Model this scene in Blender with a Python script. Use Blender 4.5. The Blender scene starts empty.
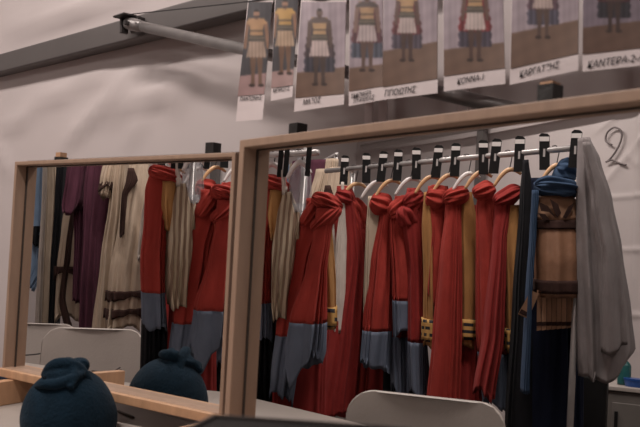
import bpy, bmesh, math, random
from mathutils import Vector, Matrix
random.seed(7)
SC = bpy.context.scene
COL = SC.collection
F, CX, CY = 830.0, 320.0, 213.5
PITCH = 0.0366
EYE = 1.15
cp, sp = math.cos(PITCH), math.sin(PITCH)
TAU = 2 * math.pi

# ------------------------------------------------------------------ geometry of the place
def cam2w(x, y, z):                       # metres right / up / forward of the eye -> room
    return Vector((x, z * cp - y * sp, z * sp + y * cp + EYE))
def at(px, py, d):                        # a point seen in that direction, d metres ahead
    return cam2w((px - CX) / F * d, (CY - py) / F * d, d)
EYEP = Vector((0, 0, EYE))
class Plane:
    def __init__(s, org, t, u):
        s.o, s.t, s.u = Vector(org) + Vector((0, 0, EYE)), Vector(t).normalized(), Vector(u).normalized()
        s.n = s.t.cross(s.u).normalized()             # faces the room
        s.u = s.n.cross(s.t).normalized()
    def p(s, a, b, c=0.0):                # along, down from the top edge, out into the room
        return s.o + s.t * a - s.u * b + s.n * c
    def refl(s, P):
        return P - 2 * ((P - s.o).dot(s.n)) * s.n
DEPTH = 0.034
LMF = Plane((-0.879, 2.3829, 0.237), (0.8034, -0.5944, -0.0341), (0.0467, 0.0058, 0.9989))
RMF = Plane((-0.1679, 1.7279, 0.217), (0.6537, -0.7565, -0.0191), (0.0504, 0.0184, 0.9986))
def glass_plane(f):
    g = Plane((0, 0, 0), f.t, f.u); g.o = f.p(0, 0, -DEPTH); g.n = f.n.copy(); return g
LMG, RMG = glass_plane(LMF), glass_plane(RMF)
MIR = {1: LMG, 2: RMG}
KV = {1: 0.102, 2: 0.089}
def seen_in(m, px, py, d):                # the room point whose reflection in mirror m is seen there
    return MIR[m].refl(at(px, py, d))
def on_height(m, px, py, z):              # ... and which lies at height z
    e = MIR[m].refl(EYEP); q = seen_in(m, px, py, 1.0) - e
    s = (z - e.z) / q.z
    return e + q * s, s
TABLE = EYE - 0.445

# ------------------------------------------------------------------ materials
def lin(c):
    return tuple(((v / 255) / 12.92 if v <= 10 else ((v / 255 + 0.055) / 1.055) ** 2.4) for v in c)
def new_mat(name):
    m = bpy.data.materials.new(name); m.use_nodes = True
    nt = m.node_tree
    return m, nt, nt.nodes['Principled BSDF']
def mat(name, rgb, rough=0.7, metal=0.0, var=0.12, scale=18.0, bump=0.0, bscale=60.0, sheen=0.0, stretch=None, spec=None):
    m, nt, b = new_mat(name)
    c = lin(rgb)
    b.inputs['Roughness'].default_value = rough
    b.inputs['Metallic'].default_value = metal
    if spec is not None: b.inputs['Specular IOR Level'].default_value = spec
    if sheen:
        b.inputs['Sheen Weight'].default_value = sheen
        b.inputs['Sheen Roughness'].default_value = 0.5
        b.inputs['Sheen Tint'].default_value = (*[min(1, v * 1.5 + .1) for v in c], 1)
    tc = nt.nodes.new('ShaderNodeTexCoord')
    mp = nt.nodes.new('ShaderNodeMapping')
    if stretch: mp.inputs['Scale'].default_value = stretch
    nt.links.new(tc.outputs['Object'], mp.inputs['Vector'])
    n = nt.nodes.new('ShaderNodeTexNoise'); n.inputs['Scale'].default_value = scale; n.inputs['Detail'].default_value = 5
    nt.links.new(mp.outputs[0], n.inputs['Vector'])
    r = nt.nodes.new('ShaderNodeValToRGB')
    r.color_ramp.elements[0].position = 0.3; r.color_ramp.elements[1].position = 0.7
    r.color_ramp.elements[0].color = (*[v * (1 - var) for v in c], 1)
    r.color_ramp.elements[1].color = (*[min(1, v * (1 + var)) for v in c], 1)
    nt.links.new(n.outputs['Fac'], r.inputs['Fac']); nt.links.new(r.outputs[0], b.inputs['Base Color'])
    if bump:
        n2 = nt.nodes.new('ShaderNodeTexNoise'); n2.inputs['Scale'].default_value = bscale; n2.inputs['Detail'].default_value = 4
        nt.links.new(mp.outputs[0], n2.inputs['Vector'])
        bp = nt.nodes.new('ShaderNodeBump'); bp.inputs['Strength'].default_value = bump; bp.inputs['Distance'].default_value = 0.01
        nt.links.new(n2.outputs['Fac'], bp.inputs['Height']); nt.links.new(bp.outputs[0], b.inputs['Normal'])
    return m
def fabric(name, rgb, sheen=0.25, var=0.16):
    return mat(name, rgb, 0.85, 0, var, 14, 0.35, 38, sheen, (1, 1, 0.45), spec=0.15)
M = {}
M['tarp'] = mat('white tent tarpaulin', (196, 186, 185), 0.55, 0, 0.05, 1.3, 0.0)
M['floor'] = mat('grey tent flooring', (96, 88, 84), 0.8, 0, 0.15, 5, 0.2, 30)
M['ceil'] = mat('white tent roof', (205, 198, 194), 0.6, 0, 0.04, 2, 0.2, 3)
M['alu'] = mat('grey aluminium beam', (98, 93, 92), 0.5, 0.1, 0.06, 4, 0.05, 30)
M['tube'] = mat('galvanised steel tube', (134, 129, 128), 0.36, 0.35, 0.15, 25, 0.1, 60)
M['dkmetal'] = mat('dark steel', (66, 62, 62), 0.45, 0.3, 0.2, 30)
M['chrome'] = mat('chrome rail', (190, 186, 185), 0.25, 0.45, 0.05, 20)
M['pine'] = mat('light pine frame', (154, 127, 108), 0.5, 0, 0.10, 7, 0.08, 30, 0, (6, 6, 1))
M['pine2'] = mat('pale pine batten', (184, 144, 112), 0.5, 0, 0.14, 9, 0.08, 30, 0, (5, 5, 1))
M['edge'] = mat('dark frame edge', (58, 48, 42), 0.6, 0, 0.1)
M['tape'] = mat('black tape', (26, 23, 22), 0.45, 0, 0.2, 30, 0.2, 50)
M['black'] = mat('black plastic', (15, 14, 15), 0.55, 0, 0.2, 30, spec=0.25)
M['rim'] = mat('grey rim', (74, 68, 66), 0.5, 0.2, 0.1)
M['bag'] = mat('black bin bag', (16, 15, 16), 0.28, 0, 0.2, 30, 0.5, 25)
M['white_plastic'] = mat('white blow moulded plastic', (162, 153, 147), 0.42, 0, 0.04, 10, 0.1, 90)
M['chairleg'] = mat('grey enamel tube', (120, 116, 114), 0.4, 0.5, 0.05)
M['teal'] = mat('dark teal knit', (17, 35, 48), 0.9, 0, 0.2, 30, 0.4, 140, 0.3, spec=0.1)
M['paper'] = mat('white paper', (216, 204, 204), 0.6, 0, 0.02)
M['ink'] = mat('black ink', (28, 22, 26), 0.7)
M['marker'] = mat('grey marker line', (120, 110, 110), 0.6)
M['red'] = fabric('red cloth', (150, 54, 47))
M['red2'] = fabric('deep red cloth', (132, 43, 41))
M['steel'] = fabric('slate blue cloth', (96, 104, 120))
M['gold'] = fabric('ochre cloth', (160, 116, 72))
M['cream'] = fabric('cream cloth', (172, 156, 138))
M['beige'] = fabric('beige linen', (182, 164, 146))
M['white'] = fabric('off white cloth', (192, 182, 174))
M['purple'] = fabric('plum cloth', (84, 48, 62))
M['brown'] = fabric('dark brown band', (58, 40, 36))
M['navy'] = fabric('navy cloth', (22, 28, 46))
M['blk'] = fabric('black cloth', (24, 24, 28))
M['blue'] = fabric('dusty blue cloth', (50, 68, 92))
M['sky'] = fabric('light blue cloth', (132, 156, 184))
M['grey'] = fabric('grey cloth', (128, 121, 121))
M['leather'] = mat('tan leather', (138, 100, 76), 0.55, 0, 0.14, 10, 0.2, 40)
M['strip'] = fabric('tan strip cloth', (160, 124, 100))
M['wood'] = mat('hanger wood', (196, 156, 116), 0.4, 0, 0.1, 8)
M['clearwhite'] = mat('milky hanger plastic', (214, 208, 206), 0.3, 0, 0.03)
M['teal_bottle'] = mat('teal plastic', (30, 84, 84), 0.35)
M['blue_lid'] = mat('blue plastic', (32, 74, 142), 0.35)
M['yellow'] = mat('yellow cloth', (196, 172, 70), 0.8, 0, 0.1, 20, 0.3, 40)
M['boxgrey'] = mat('grey cabinet', (100, 94, 90), 0.55, 0, 0.06)
def wave_striped(name, a, b, scale):
    m, nt, bs = new_mat(name); bs.inputs['Roughness'].default_value = 0.85
    tc = nt.nodes.new('ShaderNodeTexCoord'); w = nt.nodes.new('ShaderNodeTexWave')
    w.bands_direction = 'Y'; w.inputs['Scale'].default_value = scale; w.inputs['Distortion'].default_value = 1.2; w.inputs['Detail'].default_value = 1
    r = nt.nodes.new('ShaderNodeValToRGB'); r.color_ramp.elements[0].position = 0.35; r.color_ramp.elements[1].position = 0.6
    r.color_ramp.elements[0].color = (*lin(a), 1); r.color_ramp.elements[1].color = (*lin(b), 1)
    nt.links.new(tc.outputs['Object'], w.inputs['Vector']); nt.links.new(w.outputs['Fac'], r.inputs['Fac']); nt.links.new(r.outputs[0], bs.inputs['Base Color'])
    return m
M['stripe'] = wave_striped('cream cloth with brown stripes', (128, 106, 88), (186, 170, 148), 16)
def greek_key(name, dark, light, s):
    m, nt, bs = new_mat(name); bs.inputs['Roughness'].default_value = 0.8
    tc = nt.nodes.new('ShaderNodeTexCoord'); k = nt.nodes.new('ShaderNodeTexBrick')
    k.inputs['Scale'].default_value = s; k.inputs['Color1'].default_value = (*lin(dark), 1); k.inputs['Color2'].default_value = (*lin(dark), 1)
    k.inputs['Mortar'].default_value = (*lin(light), 1); k.inputs['Mortar Size'].default_value = 0.09
    k.inputs['Brick Width'].default_value = 0.45; k.inputs['Row Height'].default_value = 0.32
    mp = nt.nodes.new('ShaderNodeMapping'); mp.inputs['Rotation'].default_value = (math.pi / 2, 0, 0)
    nt.links.new(tc.outputs['Object'], mp.inputs['Vector']); nt.links.new(mp.outputs[0], k.inputs['Vector']); nt.links.new(k.outputs['Color'], bs.inputs['Base Color'])
    return m
M['key'] = greek_key('dark meander band', (34, 32, 38), (196, 152, 88), 11)
def mirror_mat():
    m = bpy.data.materials.new('mirror silvering'); m.use_nodes = True; nt = m.node_tree; nt.nodes.clear()
    o = nt.nodes.new('ShaderNodeOutputMaterial'); g = nt.nodes.new('ShaderNodeBsdfGlossy')
    g.inputs['Color'].default_value = (0.88, 0.885, 0.88, 1); g.inputs['Roughness'].default_value = 0.0
    nt.links.new(g.outputs[0], o.inputs['Surface']); return m
M['mirror'] = mirror_mat()
def film_mat():
    m = bpy.data.materials.new('clear garment film'); m.use_nodes = True; nt = m.node_tree; b = nt.nodes['Principled BSDF']
    b.inputs['Base Color'].default_value = (0.42, 0.43, 0.46, 1); b.inputs['Roughness'].default_value = 0.2; b.inputs['Alpha'].default_value = 0.38
    return m
M['film'] = film_mat()
def glow_mat():
    m = bpy.data.materials.new('lamp tube glow'); m.use_nodes = True; b = m.node_tree.nodes['Principled BSDF']
    b.inputs['Emission Color'].default_value = (1, 0.9, 0.82, 1); b.inputs['Emission Strength'].default_value = 4
    return m
M['glow'] = glow_mat()
def print_mat():
    m, nt, b = new_mat('photo print'); b.inputs['Roughness'].default_value = 0.4
    a = nt.nodes.new('ShaderNodeVertexColor'); a.layer_name = 'Print'
    nt.links.new(a.outputs['Color'], b.inputs['Base Color']); return m
M['print'] = print_mat()

# ------------------------------------------------------------------ object helpers
def thing(name, label, cat, loc=(0, 0, 0), group=None):
    o = bpy.data.objects.new(name, None); COL.objects.link(o); o.location = Vector(loc); o.empty_display_size = 0.05
    o['label'] = label; o['category'] = cat
    if group: o['group'] = group
    return o
def tag(o, label, cat, group=None):
    o['label'] = label; o['category'] = cat
    if group: o['group'] = group
    return o
def obj(name, verts, faces, m, parent=None, smooth=True, loc=None, fix=True):
    """Verts in room coordinates; the object's origin goes to loc (or to its thing's base)."""
    base = Vector((0, 0, 0)); q = parent
    while q is not None: base += q.location; q = q.parent
    org = Vector(loc) - base if loc is not None else Vector((0, 0, 0))
    me = bpy.data.meshes.new(name)
    me.from_pydata([tuple(Vector(v) - base - org) for v in verts], [], faces)
    if fix:
        bm = bmesh.new(); bm.from_mesh(me); bmesh.ops.recalc_face_normals(bm, faces=bm.faces); bm.to_mesh(me); bm.free()
    me.materials.append(M[m])
    if smooth: me.polygons.foreach_set('use_smooth', [True] * len(me.polygons))
    o = bpy.data.objects.new(name, me); COL.objects.link(o); o.location = org
    if parent is not None: o.parent = parent
    return o
class MB:
    def __init__(s): s.v, s.f = [], []
    def add(s, v, f):
        b = len(s.v); s.v += [Vector(x) for x in v]; s.f += [tuple(i + b for i in q) for q in f]; return s
    def box(s, c, ax, ay, az):            # centre and three half-extent vectors
        c, ax, ay, az = map(Vector, (c, ax, ay, az))
        v = [c + ax * i + ay * j + az * k for i in (-1, 1) for j in (-1, 1) for k in (-1, 1)]
        return s.add(v, [(0, 1, 3, 2), (4, 6, 7, 5), (0, 4, 5, 1), (2, 3, 7, 6), (0, 2, 6, 4), (1, 5, 7, 3)])
    def tube(s, pts, r, n=10, flat=None):
        pts = [Vector(p) for p in pts]; rr = r if isinstance(r, (list, tuple)) else [r] * len(pts)
        rings = []; prev = None
        for i, p in enumerate(pts):
            d = (pts[min(i + 1, len(pts) - 1)] - pts[max(i - 1, 0)]).normalized()
            if prev is None:
                a = d.orthogonal().normalized()
            else:
                a = (prev - d * prev.dot(d)).normalized()
            prev = a; b = d.cross(a)
            rings.append([p + (a * math.cos(TAU * k / n) + b * math.sin(TAU * k / n)) * rr[i] for k in range(n)])
        return s.loft(rings)
    def loft(s, rings, cap=True):
        n = len(rings[0]); v = [p for r in rings for p in r]; f = []
        for i in range(len(rings) - 1):
            for k in range(n):
                f.append((i * n + k, i * n + (k + 1) % n, (i + 1) * n + (k + 1) % n, (i + 1) * n + k))
        if cap:
            f.append(tuple(range(n))); f.append(tuple((len(rings) - 1) * n + k for k in range(n)))
        return s.add(v, f)
    def prism(s, outline, d):             # outline: list of points, d: extrusion vector
        d = Vector(d); n = len(outline); v = [Vector(p) for p in outline] + [Vector(p) + d for p in outline]
        f = [tuple(range(n)), tuple(range(n, 2 * n))] + [(i, (i + 1) % n, n + (i + 1) % n, n + i) for i in range(n)]
        return s.add(v, f)
    def build(s, name, m, parent=None, smooth=False, loc=None, bevel=0, seg=2):
        o = obj(name, s.v, s.f, m, parent, smooth, loc)
        if bevel:
            b = o.modifiers.new('edge', 'BEVEL'); b.width = bevel; b.segments = seg; b.limit_method = 'ANGLE'; b.angle_limit = 0.6
            o.data.polygons.foreach_set('use_smooth', [True] * len(o.data.polygons))
            w = o.modifiers.new('wn', 'WEIGHTED_NORMAL'); w.keep_sharp = True
        return o
def structure(o): o['kind'] = 'structure'; return o
def bez(pts, n=8):                        # smooth path through points (Catmull-Rom)
    pts = [Vector(p) for p in pts]; q = [pts[0] * 2 - pts[1]] + pts + [pts[-1] * 2 - pts[-2]]; out = []
    for i in range(1, len(q) - 2):
        for k in range(n):
            t = k / n; a, b, c, d = q[i - 1:i + 3]
            out.append(0.5 * ((2 * b) + (c - a) * t + (2 * a - 5 * b + 4 * c - d) * t * t + (3 * b - a - 3 * c + d) * t ** 3))
    return out + [pts[-1]]

# ------------------------------------------------------------------ the tent
WA = Vector((0.68, 0.73, 0)).normalized()        # towards the wall behind the mirrors
WT = Vector((0.73, -0.68, 0)).normalized()       # along it, to the right
WZ = Vector((0, 0, 1))
WN = 1.45                                          # distance of that wall
WF, QL, QR, TOP = -3.05, -6.6, 3.2, 3.7
def wpt(q, o, z): return WT * q + WA * o + WZ * z
def crease_wall(name, q0, q1, o, inward, creases, nx=260, nz=110, axis='q', seams=()):
    v, f = [], []
    for j in range(nz + 1):
        for i in range(nx + 1):
            a = q0 + (q1 - q0) * i / nx; z = TOP * j / nz
            h = 0.012 * math.sin(a * 1.9 + z * 0.8) + 0.008 * math.sin(a * 0.7 - z * 2.3 + 1)
            for (a0, z0, a1, z1, amp, w) in creases:
                L = math.hypot(a1 - a0, z1 - z0); ux, uz = (a1 - a0) / L, (z1 - z0) / L
                t = (a - a0) * ux + (z - z0) * uz; d = (a - a0) * -uz + (z - z0) * ux
                e = min(1, max(0, t / (0.25 * L))) * min(1, max(0, (L - t) / (0.25 * L)))
                h += amp * e * math.exp(-abs(d) / w) * (1 if d > 0 else math.exp(-abs(d) / (w * 0.4)))
            for zs in seams: h += 0.009 * math.exp(-((z - zs) / 0.018) ** 2)
            v.append(wpt(a, o + inward * h, z) if axis == 'q' else wpt(o + inward * h, a, z))
    for j in range(nz):
        for i in range(nx):
            k = j * (nx + 1) + i; f.append((k, k + 1, k + nx + 2, k + nx + 1))
    return structure(obj(name, v, f, 'tarp'))
def wallhit(px, py, off=WN):
    d = at(px, py, 1.0) - EYEP; s = off / d.dot(WA); return EYEP + d * s
def wq(px, py):
    P = wallhit(px, py); return P.dot(WT), P.z
def cr(p0, p1, amp, w): return (*wq(*p0), *wq(*p1), amp, w)
cz = [cr((60, 158), (148, 62), .018, .05), cr((20, 118), (128, 66), .014, .06), cr((100, 120), (215, 75), .02, .05), cr((128, 150), (152, 112), .014, .03),
      cr((0, 135), (40, 118), .012, .04), cr((0, 36), (110, 6), .016, .06), cr((168, 112), (196, 92), .014, .02), cr((186, 135), (188, 92), .008, .02),
      cr((20, 175), (0, 140), .02, .03), cr((60, 20), (160, -10), .012, .05)]
cz = [(a, b, c, d, m * 1.25, w * .75) for (a, b, c, d, m, w) in cz]
crease_wall('wall_back', QL, QR, WN, -1, cz)
rng = random.Random(3)
cz2 = [(rng.uniform(-4, 3), rng.uniform(.4, 2.7), 0, 0, rng.uniform(.008, .02), rng.uniform(.02, .06)) for _ in range(46)]
cz2 = [(a, z, a + rng.uniform(-.5, .5) + .01, z + rng.uniform(-.4, .4), m, w) for (a, z, _, _, m, w) in cz2]
cz2 += [(-3.26, .8, -3.27, 3.0, .03, .03), (-3.0, 2.6, -3.7, 1.9, .02, .03)]
crease_wall('wall_front', QL, QR, WF, 1, cz2, 400, 260, seams=(1.93, 1.55, 1.1))
crease_wall('wall_left', WF, WN, QL, 1, [], 60, 40, 'o')
crease_wall('wall_right', WF, WN, QR, -1, [], 60, 40, 'o')
for nm, z, m in (('floor', 0.0, 'floor'), ('ceiling', TOP, 'ceil')):
    structure(MB().box(wpt((QL + QR) / 2, (WN + WF) / 2, z + (-.03 if z == 0 else .03)), WT * ((QR - QL) / 2 + .1), WA * ((WN - WF) / 2 + .1), WZ * .03).build(nm, m))

# horizontal eave beam on the wall behind the mirrors
b0, b1 = wallhit(0, 70), wallhit(225, 13)
bz = (b0.z + b1.z) / 2
sl = (b1.z - b0.z) / ((b1 - b0).dot(WT))
def bpt(q): return wpt(q, WN - 0.035, b0.z + sl * (q - b0.dot(WT)))
mb = MB(); pa, pb = bpt(-6.4), bpt(3.0)
mb.box((pa + pb) / 2, (pb - pa) / 2, WA * 0.03, WZ * 0.034)
beam = mb.build('tent_beam', 'alu', None, bevel=.006)
tag(beam, 'long grey aluminium tent beam running across the white wall above the mirrors', 'beam')
beam['kind'] = 'structure'

# diagonal brace tube
A_, B_ = wallhit(131, 24, WN - 0.10), wallhit(530, 113, WN - 0.085)
dirn = (B_ - A_).normalized()
B_ = B_ + dirn * 0.35
br = thing('brace_tube', 'round galvanised brace tube bolted to the beam and running down behind the photos', 'tube', A_)
MB().tube([A_ + dirn * .05, B_], 0.0145, 20).build('pole', 'tube', br, True)
e = MB(); e.tube([A_ - dirn * .015, A_ + dirn * .01, A_ + dirn * .035, A_ + dirn * .06], [.017, .0185, .0175, .0147], 20)
e.build('flattened_end', 'tube', br, True)
pl = MB(); pl.box(A_ - dirn * .02 + WZ * .018, WT * .028, WA * .03, WZ * .003); pl.box(A_ - dirn * .036 - WZ * .005, WT * .005, WA * .012, WZ * .028)
pl.box(A_ + WA * .04, WT * .018, WA * .03, WZ * .022)
bk = pl.build('bracket', 'dkmetal', br, bevel=.002)
MB().tube([A_ + dirn * .012 - WA * .03, A_ + dirn * .012 + WA * .03], .0075, 6).build('bolt', 'dkmetal', bk)
# tie straps hanging behind the photos
for k, (px, y0, y1, lab) in enumerate(((369, 88, 124, 'pale strap hanging behind the photos above the large mirror, left of two'), (383, 92, 122, 'pale strap hanging behind the photos above the large mirror, right of two'),
                                   (463, 78, 110, 'pale strap hanging below the photo of the man in the long red cape'))):
    P, Q = wallhit(px, y0 - 40, WN - .035), wallhit(px, y1 + 25, WN - .035); Q = Vector((P.x, P.y, Q.z))
    tag(MB().box((P + Q) / 2, WT * .011, WA * .003, (P - Q) / 2).build('tie_strap', 'paper', loc=P), lab, 'strap', 'straps behind the photos')

# ------------------------------------------------------------------ photo sheets on the string
SO = WN - 0.13
def fig_paint(x, y, s):
    cx, yh, H, cape, tun = s['cx'], s['yh'], s['H'], s['cape'], s['tun']
    u, v = (x - cx) / H, (y - yh) / H
    fl = s['floor'] + (x - cx) * s.get('fslope', -.12)
    if y < fl:
        c = [v2 * (1 + .035 * math.sin(x * 1.1) + .03 * math.sin(x * .37 + 1)) for v2 in s['bg']]
    else:
        c = s['fc']
    def inside(cu, cv, ru, rv): return ((u - cu) / ru) ** 2 + ((v - cv) / rv) ** 2 < 1
    if cape and .09 < v < .80 and abs(u) < .13 + .075 * min(1, (v - .09) / .45) + .008 * math.sin(v * 60):
        c = cape if v < .62 - .1 * abs(u) else s.get('hem', (62, 58, 72))
        c = [q * (.88 + .16 * math.sin(u * 90)) for q in c]
    leg = [q * .72 for q in s['skin']]
    for sgn in (-1, 1):
        if .55 < v < .96 and abs(u - sgn * (.045 + .012 * (v - .55))) < .036 - .05 * (v - .55) ** 1.0 * .5 + .006 * math.sin((v - .55) * 16): c = leg
        if .945 < v < .985 and ((u - sgn * .062) / .042) ** 2 + ((v - .965) / .02) ** 2 < 1: c = (58, 42, 38)
        au = .118 + .075 * max(0, v - .1) ** .7
        if .10 < v < .47 and abs(u - sgn * au) < .030 - .02 * (v - .1): c = [q * .9 for q in s['skin']]
    wst = .118 - .030 * math.sin(min(1, max(0, (v - .06) / .32)) * math.pi * .9)
    if .058 < v < .40 and abs(u) < wst - .05 * max(0, .10 - v) * 4: c = [q * (1 - .9 * u * u * 8) for q in tun]
    if .055 < v < .135 and (u / .145) ** 2 + ((v - .135) / .085) ** 2 < 1: c = s.get('collar', tun)
    if .215 < v < .24 and abs(u) < wst: c = (104, 82, 62)
    if .29 < v < .375 and abs(u) < wst + .012: c = (80, 72, 64)
    if .315 < v < .33 and abs(u) < wst + .012: c = (116, 100, 80)
    if .37 < v < .585 + .008 * math.sin(u * 130) and abs(u) < .098 + .19 * (v - .37): c = [q * (.96 + .09 * math.sin(u * 130)) for q in s['skirt']]
    if abs(u) < .022 and .03 < v < .075: c = [q * .85 for q in s['skin']]
    if inside(0, 0, .042, .062):
        c = s['skin']
        if v < -.03: c = (48, 38, 36)
        if v > .022: c = (86, 62, 54)
    return c
KP = 1.35
STRING = []
def sheet(label, quad, pq, spec, txts, off):
    """quad: paper corners TL TR BR BL as seen; pq: bottom corners of the printed picture."""
    def P(px, py, o=0.0): return wallhit(px, py, SO + off - o)
    TL, TR, BR, BL = quad
    yt = min(0, spec['yh'] - 11)                     # the sheet goes on up to the string, above the picture's edge
    TL = (TL[0] + (TL[0] - BL[0]) / (BL[1] - TL[1]) * -yt, yt); TR = (TR[0] + (TR[0] - BR[0]) / (BR[1] - TR[1]) * -yt, yt)
    quad = (TL, TR, BR, BL); STRING.append(P(*TL, .001)); STRING.append(P(*TR, .001))
    v, f = [], []; nx, ny = 6, 12
    def bil(i, j, q):
        a, b, c, d = q; t = (a[0] + (b[0] - a[0]) * i, a[1] + (b[1] - a[1]) * i); w = (d[0] + (c[0] - d[0]) * i, d[1] + (c[1] - d[1]) * i)
        return t[0] + (w[0] - t[0]) * j, t[1] + (w[1] - t[1]) * j
    def curl(i, j): return 0.004 * math.sin(min(1, j / .9) * math.pi) * math.cos(i * 2.6)
    org = P(*TL); root = thing('photo_sheet', label, 'photo', org, 'costume photos hung above the mirrors')
    for side in (0, 1):
        for j in range(ny + 1):
            for i in range(nx + 1):
                v.append(P(*bil(i / nx, j / ny, quad), curl(i / nx, j / ny) - side * .0006))
    n = (nx + 1) * (ny + 1)
    for j in range(ny):
        for i in range(nx):
            k = j * (nx + 1) + i; f += [(k, k + 1, k + nx + 2, k + nx + 1), (n + k, n + k + nx + 1, n + k + nx + 2, n + k + 1)]
    for j in range(ny):
        for i in (0, nx):
            k = j * (nx + 1) + i; f.append((k, k + nx + 1, n + k + nx + 1, n + k))
    for i in range(nx):
        for j in (0, ny):
            k = j * (nx + 1) + i; f.append((k, k + 1, n + k + 1, n + k))
    obj('paper', v, f, 'paper', root, smooth=False)
    # printed picture
    top = TL[1] if TL[1] < 0 else TL[1] + 2
    inx = spec.get('inset', 0.6)
    q2 = ((TL[0] + inx, top), (TR[0] - inx, top), pq[1], pq[0]); gx, gy = 56, 120
    H0 = BL[1] - TL[1]
    HR = ((pq[0][1] + pq[1][1]) - (TL[1] + TR[1])) / ((BL[1] + BR[1]) - (TL[1] + TR[1]))
    v, f, colr = [], [], []
    for j in range(gy + 1):
        for i in range(gx + 1):
            x, y = bil(i / gx, j / gy, q2)
            ii = i / gx; jj = (j / gy) * HR
            v.append(P(x, y, curl(ii, jj) + .0012)); 
            acc = [0, 0, 0]
            for ox, oy in ((-.9, -.3), (.3, -.9), (.9, .3), (-.3, .9), (0, 0)):
                c = fig_paint(x + ox, y + oy, spec)
                for q in range(3): acc[q] += c[q] / 5
            g_ = sum(acc) / 3; acc = [g_ + (q - g_) * .66 for q in acc]
            n_ = .97 + .04 * math.sin(x * .31 + y * .17) * math.sin(y * .23 - x * .12)
            c = lin([max(0, min(255, q * n_)) for q in acc]); colr.append([min(.9, q * KP) for q in c] + [1])
    for j in range(gy):
        for i in range(gx):
            k = j * (gx + 1) + i; f.append((k, k + 1, k + gx + 2, k + gx + 1))
    o = obj('photo_print', v, f, 'print', root, fix=False)
    a = o.data.color_attributes.new('Print', 'FLOAT_COLOR', 'POINT')
    for k, c in enumerate(colr): a.data[k].color = c
    for (s, x0, y0, x1, y1, h) in txts:
        p0, p1 = P(x0, y0, .0), P(x1, y1, .0)
        ii = (x0 - TL[0]) / (TR[0] - TL[0]); lift = .0017
        cu = bpy.data.curves.new('handwriting', 'FONT'); cu.body = s; cu.size = 1; cu.shear = .25; cu.extrude = .0; cu.offset = .006
        cu.materials.append(M['ink']); t = bpy.data.objects.new('handwriting', cu); COL.objects.link(t); t.parent = root
        bpy.context.view_layer.update(); wdt = max(.01, t.dimensions.x)
        ex = (p1 - p0); L = ex.length; ex.normalize(); nrm = -WA; ez = nrm.cross(ex).normalized() * 1.0
        hgt = h / F * (p0 - EYEP).dot(Vector((0, cp, sp)))
        R = Matrix((ex * (L / wdt), ez * (hgt * 1.25 / .72), nrm)).transposed().to_4x4()
        R.translation = p0 - org - WA * lift
        me = bpy.data.meshes.new_from_object(t.evaluated_get(bpy.context.evaluated_depsgraph_get()))
        bpy.data.objects.remove(t); t = bpy.data.objects.new('handwriting', me); COL.objects.link(t); t.parent = root
        t.matrix_local = R
    # the small clip that holds it to the string sits above the picture
    return root
SK = (122, 84, 68)
bgc, bgd, flc = (146, 128, 138), (66, 63, 68), (112, 82, 66)
sheet('narrow photo at far left showing bearded man in tan tunic over dark backdrop', ((248, 0), (273, 0), (262.5, 119.5), (235.8, 121.5)), ((237.6, 96), (264.3, 94)),
      dict(cx=256.5, yh=14, H=74, cape=None, tun=(170, 122, 78), bg=bgd, fc=(150, 112, 110), floor=74, skirt=(160, 130, 110), skin=(150, 104, 78)),
      [('ΠΑΝΤΩΝΗΣ', 240, 101.5, 262, 99.8, 3.6)], .0)
sheet('narrow photo second from left showing man in mustard tunic over dark backdrop', ((275, 0), (298.5, 0), (292.3, 96.8), (270.8, 101)), ((271.2, 88), (292.8, 85)),
      dict(cx=285, yh=4, H=72, cape=None, tun=(186, 136, 62), bg=bgd, fc=(158, 122, 118), floor=70, skirt=(172, 138, 108), skin=(156, 106, 78)),
      [('ΜΠΡΩΤΣ', 273, 93.2, 290, 90, 3.4)], .0)
sheet('photo of dark-haired man with dark collar and white skirt, full figure on brown floor', ((301, 0), (346.5, 0), (344, 104.4), (294, 111.8)), ((295.2, 98), (344.2, 93.6)),
      dict(cx=319.5, yh=13, H=74, cape=(78, 60, 66), tun=(172, 130, 84), collar=(92, 74, 70), bg=bgc, fc=flc, floor=70, skirt=(176, 152, 148), skin=(98, 74, 66)),
      [('ΜΑΖΟΣ', 303, 105, 321, 102.2, 4.2)], .0)
sheet('photo of man with grey belt and blue-hemmed cape, two-line caption', ((349.5, 0), (383.4, 0), (382.8, 99.8), (348.7, 106.2)), ((348.9, 91.3), (382.6, 86)),
      dict(cx=367, yh=-3, H=76, cape=(104, 58, 66), hem=(78, 82, 100), tun=(166, 124, 84), collar=(84, 70, 68), bg=bgc, fc=flc, floor=66, skirt=(168, 148, 148), skin=(132, 96, 84)),
      [('ΕΔΔΟΜΑΡΑ', 351.5, 98.6, 371, 94.6, 3.6), ('ΠΥΡΙΘΕΑΣ', 353.5, 103.4, 375, 99.2, 3.6)], .002)
sheet('wide photo of man with dark red cape and pleated skirt joined to the two-line one', ((383.4, 0), (438, 0), (437.6, 93.1), (382.8, 99.8)), ((382.6, 87), (437.2, 78.5)),
      dict(cx=407, yh=-9, H=72, cape=(112, 48, 54), hem=(84, 72, 88), tun=(172, 128, 82), bg=bgc, fc=flc, floor=47, fslope=-.18, skirt=(170, 148, 144), skin=(106, 74, 66)),
      [('ΓΙΓΙΟΙΩΤΗΣ', 384.5, 96.6, 416, 92.2, 5.0)], .0)
sheet('photo of man in long bright red cape reaching his feet', ((443, 0), (503.4, 0), (505.4, 83.8), (443.9, 91.3)), ((443.9, 76.1), (504.8, 67.9)),
      dict(cx=475, yh=-17, H=80, cape=(136, 34, 40), hem=(74, 64, 82), tun=(176, 130, 80), bg=bgc, fc=flc, floor=46, skirt=(182, 160, 154), skin=(112, 76, 66)),
      [('ΚΟΝΝΑ-1', 457, 84.5, 484, 79.6, 4.6)], .0)
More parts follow.
